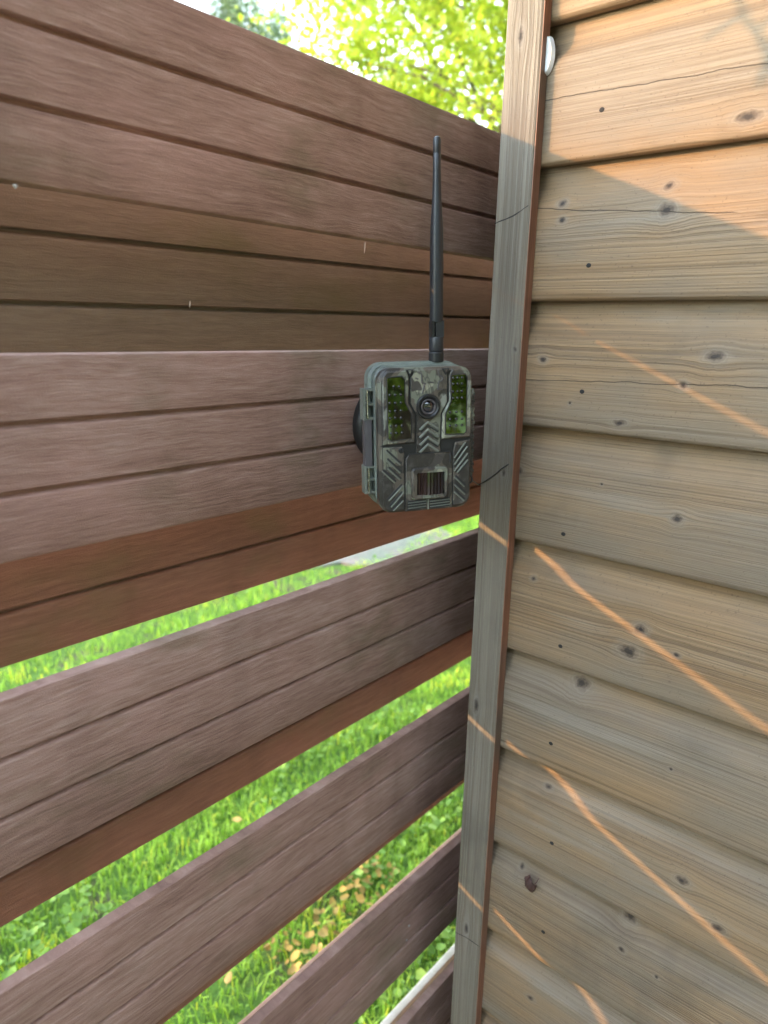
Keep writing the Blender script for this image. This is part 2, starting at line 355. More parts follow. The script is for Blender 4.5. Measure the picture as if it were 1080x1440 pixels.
for i, zb in enumerate(full):
    zt = full[i-1] if i else zb + .1355
    h = zt - zb
    pr = [(.022, .012+h), (.0166, .012+h), (.0163, h), (.0162, h-.012), (.0154, h-.0180), (.0132, h-.0230), (.0092, h-.0280), (.0046, h-.0325), (.0016, h-.0370), (.0001, h-.042),
          (.0, .007), (.0005, .004), (.0018, .0016), (.0042, .0002), (.0075, .0), (.0155, .001), (.0155, .004), (.022, .004)]
    ktx = [(wy(k[0]), k[1]+CZ, k[2], k[3]) for k in KN.get(i, [(.1+.4*((i*37) % 10)/10, (zt+zb)/2, .005, .8)])]
    m = wood_mat('shiplap_wood_%d' % i, 1.0+i*1.618, ktx, grey=.52+.16*((i*7) % 5)/4+(.03 if i > 5 else 0),
                 cracks=[(wy(c[0]), wy(c[1]), c[2]+CZ, c[3], c[4]) for c in CR.get(i, [])])
    mb = MB(); ny = 10
    ring = []
    for j in range(ny+1):
        y = YN + (YF-YN)*j/ny
        ring.append([(u, y, v+CZ+zb) for u, v in pr])
    n = len(pr)
    mb.add([p_ for r_ in ring for p_ in r_], [(j*n+k, j*n+(k+1) % n, (j+1)*n+(k+1) % n, (j+1)*n+k) for j in range(ny) for k in range(n)] + [tuple(range(n))[::-1], tuple(range(ny*n, (ny+1)*n))])
    b = P(mb.build('cladding_board', m, None, smooth=50))
    if i in NAIL:
        ny_, nz_ = NAIL[i]
        for q, yy in enumerate((ny_, ny_-.62)):
            mb = MB(); mb.lathe([(.0004, -.0006), (.0020, -.0005), (.0029, -.0001), (.0029, .001)], (0, 0, 0), 'x', 9)
            nl = mb.build('nail', nail_m, b); nl.location = (0, wy(yy), CZ+nz_); nl.scale = (1, .95, .8)
zmax = CZ + full[0] + .13; zmin = CZ + full[-1]
# shed core, return wall facing the fence, roof
core_m = plain('shed_core', (.12, .09, .07), .8)
mb = MB(); mb.box((.0225, YN, .08), (1.9, -.108, zmax)); P(mb.build('wall_core', core_m))
ret_m = wood_mat('return_wood_shade', 77.3, [(.5, 1.2, .006, .8)], along='x', grey=.5, tint=(.16, .14, .13))      # darkened to keep the fence corner in shade
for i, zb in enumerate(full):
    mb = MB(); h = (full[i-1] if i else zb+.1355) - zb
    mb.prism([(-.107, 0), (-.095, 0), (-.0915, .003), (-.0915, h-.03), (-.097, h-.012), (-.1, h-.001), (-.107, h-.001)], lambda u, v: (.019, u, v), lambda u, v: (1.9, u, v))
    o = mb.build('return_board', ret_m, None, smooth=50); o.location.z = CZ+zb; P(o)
mb = MB(); mb.box((-.56, YN-.1, zmax+.002), (2.0, .13, zmax+.05)); P(mb.build('roof', plain('roof_felt', (.07, .07, .07), .9)))  # unseen roof, its overhang widened to darken the fence corner
mb = MB(); mb.box((-.02, YN, -.02), (1.92, -.1, .08)); P(mb.build('plinth', plain('plinth_stone', (.3, .29, .27), .9)))
# corner trim, its face greyed, its near edge still red-brown stain
TX = -.015; TY0, TY1 = wy(.4006), wy(.4425)
tm = wood_mat('trim_wood', 5.2, [(CZ+.285, wy(.425), .004, .4), (CZ-.018, wy(.408), .0028, .8), (CZ-.155, wy(.412), .003, .6), (CZ-.455, wy(.43), .0045, .35), (CZ-.79, wy(.425), .004, .35)], along='z', grey=1.15, fine=.0019, tint=(.90, .91, .90))
mb = MB(); rr = .0015
mb.prism([(TX+rr, TY0+.0006), (TX, TY0+rr+.0006), (TX, TY1-rr), (TX+rr, TY1), (.0225, TY1), (.0225, TY1-.004), (-.0004, TY1-.004), (-.0004, TY0+.0006)],
         lambda u, v: (u, v, zmin), lambda u, v: (u, v, zmax))
trim = P(mb.build('corner_trim', tm, smooth=30)); trim['label'] = 'narrow grey corner trim board'
g = G('stained_edge'); vec, X, Y, Z = g.coords(); n_ = g.noise(g.xyz(g.math('MULTIPLY', X, 300.), g.math('MULTIPLY', Y, 300.), g.math('MULTIPLY', Z, 9.)), 1., 3.)
n2 = g.noise(vec, 6., 3.)
g.bsdf(g.mix(g.sstep(n2, .45, .7), g.ramp(n_, [(.3, (.17, .068, .038)), (.7, (.29, .125, .072))]), (.13, .085, .06)), .6, g.bump(n_, .3, .0006))
mb = MB(); mb.box((TX+.0012, TY0, zmin), (-.0003, TY0+.0016, zmax)); e_ = mb.build('stained_edge', g.m); P(e_); e_.parent = trim; e_.location = (0, 0, 0)
e_['label'] = 'red-brown stained edge of the corner trim'
# dark splits across the trim at knots
crk = plain('split_dark', (.03, .024, .02), .9)
for (p0, p1, wd) in (((.4425, .112), (.4035, .1265), .0006), ((.4425, -.808), (.4035, -.806), .0004)):
    mb = MB(); n = 9; L_ = []; rs = random.Random(int(p0[1]*1e4))
    for k in range(n+1):
        t = k/n; wv = .0022*math.sin(t*3.1) * (1 if p0[1] > 0 else -1) + rs.uniform(-.0005, .0005)
        L_.append((p0[0]+(p1[0]-p0[0])*t, p0[1]+(p1[1]-p0[1])*t - wv))
    V_ = []
    for k, (yy, zz) in enumerate(L_):
        ww = wd*(1.2-abs(k/n-.5))*rs.uniform(.7, 1.2)
        V_ += [(TX-.0003, wy(yy), CZ+zz+ww), (TX-.0003, wy(yy), CZ+zz-ww), (TX+.0005, wy(yy), CZ+zz-ww), (TX+.0005, wy(yy), CZ+zz+ww)]
    mb.add(V_, [(4*k+a, 4*k+(a+1) % 4, 4*k+4+(a+1) % 4, 4*k+4+a) for k in range(n) for a in range(4)] + [(0, 1, 2, 3), tuple(range(4*n, 4*n+4))[::-1]])
    o = P(mb.build('split', crk)); o.parent = trim; o.location = (0, 0, 0)

# white half-round cap tucked against the trim, high on the wall
mb = MB(); pts = [(0, -.0175)] + [(-.0075*math.cos(a), .0175*math.sin(a)) for a in np.linspace(-1.5, 1.5, 13)] + [(0, .0175)]
mb.prism(pts, lambda u, v: (-.001, u, v), lambda u, v: (-.006, u*.75, v*.9))
o = mb.build('cable_cap', plain('white_plastic', (.75, .77, .80), .35), smooth=40); o.location = (0, TY0-.0002, CZ+.266)
tag(o, 'small white half-round plastic cap beside the top of the trim', 'cap')

# ------------------------------------------------------------------ wildlife camera
def camo():
    g = G('camo_plastic'); vec, X, Y, Z = g.coords()
    wv = g.n('ShaderNodeVectorMath', operation='ADD'); g.put(wv.inputs[0], vec)
    nz = g.n('ShaderNodeTexNoise'); g.put(nz.inputs['Vector'], vec); nz.inputs['Scale'].default_value = 55
    sc_ = g.n('ShaderNodeVectorMath', operation='SCALE'); g.put(sc_.inputs[0], nz.outputs['Color']); sc_.inputs['Scale'].default_value = .02
    g.put(wv.inputs[1], sc_.outputs[0])
    p1 = g.noise(wv.outputs[0], 26., 1.5, .5); p2 = g.noise(wv.outputs[0], 44., 1., .5); p3 = g.noise(wv.outputs[0], 21., 1.)
    col = g.ramp(p1, [(.0, (.030, .025, .021)), (.43, (.092, .075, .058)), (.51, (.150, .155, .116)), (.60, (.27, .265, .20))], 'CONSTANT')
    col = g.mix(g.sstep(p2, .60, .615), col, (.055, .047, .042))
    col = g.mix(g.math('MULTIPLY', g.sstep(p3, .60, .62), .8), col, (.24, .25, .21))
    tw = g.noise(g.xyz(g.math('MULTIPLY', X, 60.), g.math('MULTIPLY', Y, 60.), g.math('MULTIPLY', g.math('ADD', Z, g.math('MULTIPLY', X, .8)), 25.)), 1., 3., .6, .6)
    col = g.mix(g.math('MULTIPLY', g.sstep(g.math('ABSOLUTE', g.math('SUBTRACT', tw, .5)), .022, .008), .7), col, (.04, .035, .03))
    sp = g.noise(vec, 1500., 1.)
    dust = g.noise(vec, 90., 4., .7)
    col = g.mix(g.math('MULTIPLY', g.sstep(dust, .5, .8), .22), col, (.28, .27, .24))
    g.bsdf(col, .48, g.bump(sp, .25, .0003), spec=.5); return g.m
camo_m = camo()
g = G('housing_green'); vec, X, Y, Z = g.coords(); n_ = g.noise(vec, 40., 3.); n2 = g.noise(vec, 1500., 1.)
g.bsdf(g.ramp(n_, [(.35, (.085, .098, .086)), (.5, (.13, .152, .132)), (.65, (.18, .205, .176))]), .45, g.bump(n2, .2, .0003)); green_m = g.m
dark_m = plain('dark_recess', (.02, .02, .021), .6)
blk_m = plain('black_plastic', (.014, .014, .015), .42, scale=200)
ant_m = plain('antenna_rubber', (.020, .021, .025), .38, scale=300, var=.1)
steel_m = plain('bright_steel', (.62, .60, .58), .25, 1.)
purp_m = plain('latch_grey', (.085, .075, .078), .4)
floor_m = plain('gap_shade', (.012, .012, .011), .6)
pale_m = plain('pale_edge_plastic', (.145, .155, .128), .45)
g = G('tinted_window'); g.bsdf((.26, .26, .25), .015, metal=1.); win_m = g.m
g = G('sensor_lens'); g.bsdf((.10, .085, .09), .06, metal=1.); sens_m = g.m
g = G('lens_glass'); g.bsdf((.006, .006, .009), .03, spec=1., coat=1.); lens_m = g.m
g = G('led_bead'); g.bsdf((.010, .010, .012), .15, spec=.6); led_m = g.m

WD, HT, DP = .092, .136, .060
KU, KV = .092/540, .136/835
def U(u): return (u-535)*KU
def V(v): return (1040-v)*KV
tc = empty('wildlife_camera', (-.172, -.128, 1.459-HT/2), 'camouflaged wildlife trail camera with tall black antenna on the fence', 'camera')
tc.rotation_mode = 'QUATERNION'
tc.rotation_quaternion = (Matrix.Rotation(R(-34), 3, 'Z') @ Matrix.Rotation(R(-2.2), 3, 'Y')).to_quaternion()

def rrect(x0, x1, z0, z1, r_, n=6):
    o = []
    for cx, cz, a0 in ((x1-r_, z0+r_, -90), (x1-r_, z1-r_, 0), (x0+r_, z1-r_, 90), (x0+r_, z0+r_, 180)):
        for k in range(n+1):
            a = R(a0+90*k/n); o.append((cx+r_*math.cos(a), cz+r_*math.sin(a)))
    return o
def offset(poly, d):
    """inset a closed outline by d (mitred)"""
    n = len(poly); A = sum(poly[i][0]*poly[(i+1) % n][1]-poly[(i+1) % n][0]*poly[i][1] for i in range(n))
    sg = 1 if A > 0 else -1; out = []
    for i in range(n):
        p0, p1, p2 = (Vector(poly[i-1]), Vector(poly[i]), Vector(poly[(i+1) % n]))
        e1 = (p1-p0).normalized(); e2 = (p2-p1).normalized()
        n1 = Vector((-e1.y, e1.x))*sg; n2_ = Vector((-e2.y, e2.x))*sg
        m = n1+n2_
        m = m/max(.35, m.dot(n1)) if m.length > 1e-6 else n1
        q = p1 + m*d; out.append((q.x, q.y))
    return out
def plate(mb, poly, yb, yf, bev):
    """slab in the x-z plane from yb (rear) to yf (front, smaller y) with a chamfered front rim"""
    n = len(poly); a = poly; b = offset(poly, bev)
    V_ = [(x, yb, z) for x, z in a] + [(x, yf+bev, z) for x, z in a] + [(x, yf, z) for x, z in b]
    F_ = [tuple(range(n)), tuple(range(2*n, 3*n))[::-1]]
    for L0 in (0, n):
        F_ += [(L0+i, L0+(i+1) % n, L0+n+(i+1) % n, L0+n+i) for i in range(n)]
    mb.add(V_, F_)
def zpoly(pts): return [(U(u), V(v)) for u, v in pts]
def bar(mb, p, q, wd, yb, yf):
    """rounded-end raised bar between two outline points"""
    a = Vector((U(p[0]), V(p[1]))); b = Vector((U(q[0]), V(q[1]))); d = (b-a).normalized(); n_ = Vector((-d.y, d.x))*wd/2
    e = d*wd*.35
    poly = [a-n_, b-n_, b-n_*.5+e, b+n_*.5+e, b+n_, a+n_, a+n_*.5-e, a-n_*.5-e]
    plate(mb, [tuple(x) for x in poly], yb, yf, wd*.2)
def part(name, mat, fn, parent=tc, smooth=35):
    mb = MB(); fn(mb); return mb.build(name, mat, parent, smooth=smooth)

# housing: stepped tub behind, gasket, front cover
def f_(mb):
    steps = [(rrect(-WD/2-.001, WD/2-.001, .004, HT+.0015, .014), .013, .024), (rrect(-WD/2-.0035, WD/2-.003, .002, HT+.004, .015), .024, .042), (rrect(-WD/2+.002, WD/2-.008, .006, HT-.002, .014), .042, .060)]
    for pl, y0, y1 in steps:
        n = len(pl); b = offset(pl, .0025)
        mb.add([(x, y0, z) for x, z in b] + [(x, y0+.0025, z) for x, z in pl] + [(x, y1-.0025, z) for x, z in pl] + [(x, y1, z) for x, z in b],
               [tuple(range(n)), tuple(range(3*n, 4*n))[::-1]] + [(L0+i, L0+(i+1) % n, L0+n+(i+1) % n, L0+n+i) for L0 in (0, n, 2*n) for i in range(n)])
house = part('rear_housing', green_m, f_)
part('gasket', dark_m, lambda mb: plate(mb, rrect(-WD/2+.0015, WD/2-.0015, .002, HT-.0015, .013), .0145, .0105, .0004), house)
cov = part('front_cover', camo_m, lambda mb: plate(mb, rrect(-WD/2, WD/2, 0, HT, .0125, 8), .0118, 0, .0032))

part('panel_gap_shade', floor_m, lambda mb: plate(mb, rrect(-WD/2+.0026, WD/2-.0026, .0032, HT-.0032, .0105, 8), .0004, -.0005, .0003), cov)
# the raised panels on a plate whose near-black colour paints shade into their gaps
LP = zpoly([(284, 632), (284, 250), (308, 222), (420, 218), (432, 255), (428, 400), (466, 470), (462, 628)])
RP = zpoly([(622, 616), (624, 470), (664, 400), (662, 252), (680, 218), (768, 224), (790, 250), (794, 612)])
for nm, pl in (('infrared_frame', LP), ('infrared_frame', RP)):
    part(nm, camo_m, lambda mb: plate(mb, pl, .0005, -.0026, .0011), cov)
lw = zpoly([(312, 596), (308, 256), (390, 250), (405, 268), (405, 392), (440, 462), (440, 598), (330, 607)])
rw = zpoly([(642, 586), (642, 472), (674, 400), (672, 252), (752, 250), (762, 268), (760, 578), (748, 590)])
WIN = []
for pl in (lw, rw):
    part('window_rim', dark_m, lambda mb: plate(mb, offset(pl, -.0009), -.0024, -.0030, .0002), cov)
    WIN.append(part('infrared_window', win_m, lambda mb: plate(mb, pl, -.0026, -.0033, .0002), cov))
def leds(mb, pts):
    for u, v in pts:
        mb.lathe([(.0014, 0), (.00135, -.0005), (.0010, -.0010), (.0005, -.0013), (.0001, -.0014)], (U(u), -.0032, V(v)), 'y', 8)
part('led_cluster', led_m, lambda mb: leds(mb, [(u+(5 if v > 480 else 0), v) for v in (350, 395, 440, 480, 525, 565) for u in (322, 352, 384)] + [(345, 305), (375, 305)]), WIN[0])
part('led_cluster', led_m, lambda mb: leds(mb, [(u, v) for v in (268, 302, 345, 382) for u in (682, 708, 734)] + [(u, v) for v in (462, 503, 540) for u in (666, 702, 736)]), WIN[1])
# middle panel: hourglass bib with lens, fault lines and chevrons
part('bib', camo_m, lambda mb: plate(mb, zpoly([(472, 690), (476, 640), (478, 470), (444, 402), (444, 262), (468, 218), (646, 218), (652, 262), (652, 402), (616, 470), (612, 640), (616, 690)]), .0005, -.0015, .0006), cov)
def ring(mb, c, prof, n=32): mb.lathe(prof, (U(c[0]), 0, V(c[1])), 'y', n)
lens = part('lens_bezel', blk_m, lambda mb: ring(mb, (540, 424), [(.0116, .001), (.0116, -.0035), (.0108, -.0045), (.0094, -.0045), (.0086, -.0036), (.0072, -.0030), (.0070, -.0036), (.0060, -.0036), (.0052, -.0022), (.0040, -.0020), (.0001, -.0020)]), cov)
part('lens_ring', purp_m, lambda mb: ring(mb, (540, 424), [(.0071, -.0024), (.0071, -.0042), (.0066, -.0044), (.0058, -.0040), (.0056, -.0022), (.0056, -.0018)]), lens)
part('lens_glass', lens_m, lambda mb: ring(mb, (540, 424), [(.0056, -.0020), (.0050, -.0027), (.0038, -.0034), (.0022, -.0038), (.0001, -.0040)]), lens)
for v in (512, 556, 600, 642):
    part('chevron', pale_m, lambda mb: plate(mb, zpoly([(540, v-7), (606, v+40), (598, v+53), (540, v+8), (498, v+50), (488, v+40)]), -.0010, -.0026, .0004), cov)
for v in (534, 578, 621):
    part('chevron_slot', dark_m, lambda mb: plate(mb, zpoly([(540, v-4), (604, v+36), (598, v+43), (540, v+4), (500, v+39), (494, v+33)]), -.0012, -.0019, .0001), cov)
def fault(mb):
    for pl in ([(482, 226), (504, 238), (506, 290), (528, 296)], [(598, 222), (604, 250), (626, 262), (620, 282), (602, 288), (596, 330), (622, 330)], [(470, 262), (484, 268)], [(552, 286), (572, 290)], [(520, 300), (508, 350)]):
        for a, b in zip(pl[:-1], pl[1:]): bar(mb, a, b, .0012, -.0012, -.0024)
part('relief_line', purp_m, fault, cov)
for c_ in (436, 640):
    part('relief_triangle', dark_m, lambda mb: plate(mb, zpoly([(c_-22, 212), (c_+22, 212), (c_, 250)]), -.0008, -.0032, .0004), cov)
    part('triangle_inset', camo_m, lambda mb: plate(mb, zpoly([(c_-11, 218), (c_+11, 218), (c_, 236)]), -.0030, -.0035, .0001), cov)
# lower half: seam, side wings with slanted slots, sensor plate, grille
LW = zpoly([(284, 648), (392, 648), (404, 690), (404, 1022), (318, 1026), (290, 1008), (282, 980), (282, 648)][:-1])
RW = zpoly([(692, 1018), (690, 690), (702, 640), (792, 628), (790, 968), (772, 1004), (745, 1016)])
part('wing_panel', camo_m, lambda mb: plate(mb, LW, .0005, -.0019, .0009), cov)
part('wing_panel', camo_m, lambda mb: plate(mb, RW, .0005, -.0019, .0009), cov)
SL = [((304, 662), (384, 742)), ((308, 712), (384, 790)), ((316, 762), (384, 832)), ((284, 776), (352, 846)), ((386, 868), (304, 950)), ((386, 912), (316, 990)), ((386, 958), (330, 1012)),
      ((706, 736), (768, 650)), ((706, 776), (780, 676)), ((706, 816), (784, 716)), ((722, 826), (784, 756)), ((706, 840), (764, 900)), ((706, 886), (768, 948)), ((706, 930), (762, 986))]
for a_, b_ in SL:
    part('slot', dark_m, lambda mb: bar(mb, a_, b_, .0020, -.0016, -.0022), cov)
    d_ = Vector((b_[0]-a_[0], b_[1]-a_[1])).normalized(); k_ = (-d_.y*11, d_.x*11) if d_.x*d_.y > 0 else (d_.y*11, -d_.x*11)
    part('slot_ridge', pale_m, lambda mb: bar(mb, (a_[0]+k_[0], a_[1]+k_[1]), (b_[0]+k_[0], b_[1]+k_[1]), .0013, -.0015, -.0031), cov)
part('seam', dark_m, lambda mb: plate(mb, zpoly([(270, 643), (270, 637), (470, 635), (470, 641)]), .0002, -.0004, .0001), cov)
part('seam', dark_m, lambda mb: plate(mb, zpoly([(616, 628), (616, 622), (801, 616), (801, 622)]), .0002, -.0004, .0001), cov)
part('rivet', dark_m, lambda mb: ring(mb, (384, 668), [(.0026, 0), (.0026, -.0030), (.0018, -.0032), (.0015, -.0022), (.0001, -.0022)], 14), cov)
spl = part('sensor_plate', camo_m, lambda mb: plate(mb, zpoly([(410, 1034), (412, 720), (432, 692), (672, 692), (686, 716), (686, 1030)]), .0005, -.0022, .0007), cov)
part('plate_lip', dark_m, lambda mb: [bar(mb, (424, 694), (664, 690), .0009, -.002, -.0027), bar(mb, (672, 708), (672, 756), .0018, -.002, -.0027), bar(mb, (404, 700), (405, 1020), .0008, -.0005, -.0012), bar(mb, (690, 700), (690, 1015), .0008, -.0005, -.0012)], spl)
def sframe(mb):
    o_ = rrect(U(440), U(652), V(962), V(776), .0035, 5); i_ = rrect(U(470), U(634), V(938), V(804), .0012, 5)
    n = len(o_); ob = offset(o_, .0012)
    mb.add([(x, -.0018, z) for x, z in o_] + [(x, -.0046, z) for x, z in o_] + [(x, -.0058, z) for x, z in ob] + [(x, -.0054, z) for x, z in i_] + [(x, -.0018, z) for x, z in i_],
           [(L0+i, L0+(i+1) % n, L0+n+(i+1) % n, L0+n+i) for L0 in (0, n, 2*n, 3*n) for i in range(n)])
part('sensor_frame', camo_m, sframe, spl)
def fres(mb):
    nx = 16; pr = []
    for k in range(nx+1):
        t = k/nx; x = U(470)+(U(634)-U(470))*t; pr.append((x, -.0022 - .0030*math.sin(math.pi*t) - (.0011 if k % 2 else 0)))
    pr += [(U(634), -.0015), (U(470), -.0015)]
    mb.prism(pr, lambda u, v: (u, v, V(938)), lambda u, v: (u, v, V(804)))
part('motion_sensor', sens_m, fres, spl, 50)
part('grille', dark_m, lambda mb: [bar(mb, (u0, v), (u1, v-5), .0013, -.0020, -.0027) for v in (974, 990, 1006, 1022) for u0, u1 in ((424, 528), (552, 668))], spl)
part('grille_rib', pale_m, lambda mb: [bar(mb, (u0, v), (u1, v-5), .0007, -.0020, -.0033) for v in (982, 998, 1014) for u0, u1 in ((424, 528), (552, 668))] + [bar(mb, (540, 968), (540, 1026), .0012, -.002, -.0034)], spl)
# left side: two latch cages joined by a bar, bright hinge pins
XL = -WD/2
def latch(mb, v0, v1):
    z0, z1 = V(v1), V(v0); zs = [z1, z0+(z1-z0)*.5, z0]
    for z in zs: mb.box((XL-.0095, .016, z-.0011), (XL+.002, .027, z+.0011))
    mb.box((XL-.0110, .015, z0-.0012), (XL-.0088, .0275, z1+.0012))
    mb.box((XL-.0045, .020, z0), (XL-.003, .026, z1))
for v0, v1 in ((328, 492), (776, 928)):
    lt = part('latch', pale_m, lambda mb: latch(mb, v0, v1), house)
    part('latch_pin', steel_m, lambda mb: mb.tube([(XL-.0070, .0145, V(v1)), (XL-.0070, .0145, V(v0))], .0007, 8), lt)
part('latch_bar', purp_m, lambda mb: mb.prism([(XL-.0098, .016), (XL-.0105, .020), (XL-.0098, .026), (XL-.004, .027), (XL-.003, .016)], lambda u, v: (u, v, V(772)), lambda u, v: (u, v, V(498))), house)
part('housing_rib', pale_m, lambda mb: [mb.tube([(XL-.0036, .033, V(940)+.004), (XL-.0036, .033, V(300))], .0012, 6)], house)
# right side: ribbed hinge and strap eye
def hinge(mb):
    z = V(858); k = 0
    while z < V(340):
        mb.box((WD/2-.001, .006, z), (WD/2+.0038 + (.0011 if k % 2 else 0), .018, z+.0030)); z += .0034; k += 1
part('hinge', camo_m, hinge, house)
part('strap_eye', blk_m, lambda mb: mb.tube([(WD/2+.002+.003*math.cos(a), .010, V(886)+.0036*math.sin(a)) for a in np.linspace(0, 2*math.pi, 13)], .0010, 6), house)
# antenna
AX, AY, AZ = U(600)+.0090, .030, HT+.0038
ant = part('antenna', ant_m, lambda mb: mb.lathe([(.0050, .036), (.0061, .0362), (.0064, .040), (.0064, .085), (.0063, .105), (.0059, .120), (.0050, .134), (.0043, .145), (.0039, .158), (.0037, .168), (.0036, .1820), (.0034, .1825), (.0036, .1831), (.0036, .1935), (.0030, .1955), (.0015, .1966), (.0001, .1969)], (AX, AY, AZ), 'z', 28), tc)
part('collar', blk_m, lambda mb: mb.lathe([(.0066, -.001), (.0072, 0), (.0072, .0075), (.0066, .0085), (.0055, .0090)], (AX, AY, AZ), 'z', 20), ant, 20)
part('barrel', ant_m, lambda mb: mb.lathe([(.0055, .0088), (.0068, .0092), (.0070, .0100), (.0070, .0215), (.0066, .0225), (.0052, .0228)], (AX, AY, AZ), 'z', 28), ant)
def knuckle(mb):
    mb.box((AX-.0022, AY-.0052, AZ+.022), (AX+.0058, AY+.0052, AZ+.0375))
part('knuckle', ant_m, knuckle, ant)
part('knuckle_fork', blk_m, lambda mb: [mb.box((AX-.0058, AY-.005, AZ+.022), (AX-.0036, AY+.005, AZ+.0375)), mb.tube([(AX-.006, AY, AZ+.031), (AX+.006, AY, AZ+.031)], .0016, 10)], ant)
# mount: black round base on the fence, arm to the back of the housing
disc = bpy.data.objects.new('tmp', None)
INV = (Matrix.Translation(tc.location) @ tc.rotation_quaternion.to_matrix().to_4x4()).inverted()
def wpart(name, mat, fn, parent=tc):
    o = part(name, mat, fn, parent); o.data.transform(INV); return o
bpy.data.objects.remove(disc)
MC = (-.100, -.0002, 1.458)
base = wpart('mount_base', blk_m, lambda mb: mb.lathe([(.041, 0), (.043, -.003), (.043, -.010), (.040, -.015), (.030, -.022), (.016, -.028), (.012, -.034)], MC, 'y', 40))
BK = Matrix.Translation(tc.location) @ tc.rotation_quaternion.to_matrix().to_4x4() @ Vector((.002, .0605, HT*.5))
wpart('mount_arm', blk_m, lambda mb: mb.tube([(MC[0], -.02, MC[2]), (MC[0]-.004, -.04, MC[2]), tuple(BK), tuple(BK + (BK-Vector(MC)).normalized()*.004)], [.014, .011, .010, .013], 14), base)
wpart('mount_screw', steel_m, lambda mb: mb.lathe([(.0006, -.0030), (.0030, -.0026), (.0036, -.0012), (.0036, .001)], (MC[0]-.0365, -.0155, MC[2]+.0225), 'y', 12), base)

# ------------------------------------------------------------------ lawn
def leafy(name, c_lo, c_hi, rough=.5, trans=.4, attr='shade', glow=1.3):
    g = G(name); at = g.n('ShaderNodeAttribute'); at.attribute_name = attr
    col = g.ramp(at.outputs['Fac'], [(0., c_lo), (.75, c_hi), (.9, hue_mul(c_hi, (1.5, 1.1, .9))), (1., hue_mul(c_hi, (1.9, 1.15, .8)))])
    q = g.n('ShaderNodeBsdfPrincipled'); g.put(q.inputs['Base Color'], col); q.inputs['Roughness'].default_value = rough; q.inputs['Specular IOR Level'].default_value = .2
    t = g.n('ShaderNodeBsdfTranslucent'); g.put(t.inputs[0], g.mix(1., col, (glow*1.1, glow*1.15, glow*.6), 'MULTIPLY'))
    mx = g.n('ShaderNodeMixShader'); mx.inputs[0].default_value = trans
    g.t.links.new(q.outputs[0], mx.inputs[1]); g.t.links.new(t.outputs[0], mx.inputs[2]); g.t.links.new(mx.outputs[0], g.out.inputs[0])
    return g.m
def np_mesh(name, verts, faces_tri, shade, mat, parent=None):
    me = bpy.data.meshes.new(name); me.vertices.add(len(verts)); me.vertices.foreach_set('co', verts.astype(np.float32).ravel())
    nt = len(faces_tri); me.loops.add(nt*3); me.polygons.add(nt)
    me.loops.foreach_set('vertex_index', faces_tri.astype(np.int32).ravel())
    me.polygons.foreach_set('loop_start', np.arange(0, nt*3, 3, dtype=np.int32)); me.polygons.foreach_set('loop_total', np.full(nt, 3, dtype=np.int32))
    me.update(calc_edges=True); me.validate()
    at = me.attributes.new('shade', 'FLOAT', 'POINT'); at.data.foreach_set('value', shade.astype(np.float32))
    me.materials.append(mat); o = bpy.data.objects.new(name, me); COL.objects.link(o)
    if parent: o.parent = parent
    return o
RG = np.random.default_rng(11)
def patch(x, y, s): return .5+.5*np.sin(x*2.1*s+1.7*np.sin(y*1.7*s))*np.cos(y*2.6*s+1.1*np.sin(x*1.3*s))
def blades(n, x0, x1, y0, y1, hmin, hmax):
    x = RG.uniform(x0, x1, n); y = RG.uniform(y0, y1, n); pt = patch(x, y, 1.5); pt2 = patch(x+9, y-4, 3.7)
    keep = (RG.random(n) < .35+.65*pt) & ~(((x-PATH_C[0])/.85)**2 + ((y-PATH_C[1]-.2*(x-PATH_C[0]))/.36)**2 < 1)
    x, y, pt, pt2 = x[keep], y[keep], pt[keep], pt2[keep]; n = len(x)
    h = RG.uniform(hmin, hmax, n)*(.6+.6*pt2); wd = RG.uniform(.0016, .0034, n); a = RG.uniform(0, 2*np.pi, n); ln = RG.uniform(.15, .95, n)*h
    dx, dy = np.cos(a), np.sin(a); px, py = -dy*wd, dx*wd; z0 = .018*np.sin(1.3*x+.4*y)*np.cos(1.1*y-.5*x)
    v = np.stack([np.stack([x-px, y-py, z0-.01], 1), np.stack([x+px, y+py, z0-.01], 1),
                  np.stack([x-px*.8+dx*ln*.3, y-py*.8+dy*ln*.3, z0+h*.6], 1), np.stack([x+px*.8+dx*ln*.3, y+py*.8+dy*ln*.3, z0+h*.6], 1),
                  np.stack([x+dx*ln, y+dy*ln, z0+h*.98-ln*.25], 1)], 1).reshape(-1, 3)
    b = np.arange(n)*5
    f = np.concatenate([np.stack([b, b+1, b+3], 1), np.stack([b, b+3, b+2], 1), np.stack([b+2, b+3, b+4], 1)])
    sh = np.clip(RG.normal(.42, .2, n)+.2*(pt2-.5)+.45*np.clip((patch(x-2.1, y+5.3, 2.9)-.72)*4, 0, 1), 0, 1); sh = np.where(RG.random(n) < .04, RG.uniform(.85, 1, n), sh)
    return v, f, np.repeat(sh, 5)
def merge(parts):
    V_, F_, S_ = [], [], []; o = 0
    for v, f, s_ in parts: V_.append(v); F_.append(f+o); S_.append(s_); o += len(v)
    return np.concatenate(V_), np.concatenate(F_), np.concatenate(S_)
gm = leafy('grass_blade', (.11, .20, .028), (.27, .44, .075), .6, .45)
lawn = np_mesh('grass', *merge([blades(60000, -1.2, 2.4, .25, 1.9, .025, .065), blades(80000, -1.4, 5.6, 1.9, 4.6, .03, .075), blades(40000, -3., 9., 4.6, 9., .04, .11)]), gm)
tag(lawn, 'bright green lawn grass seen through the fence gaps', 'grass', kind='stuff')
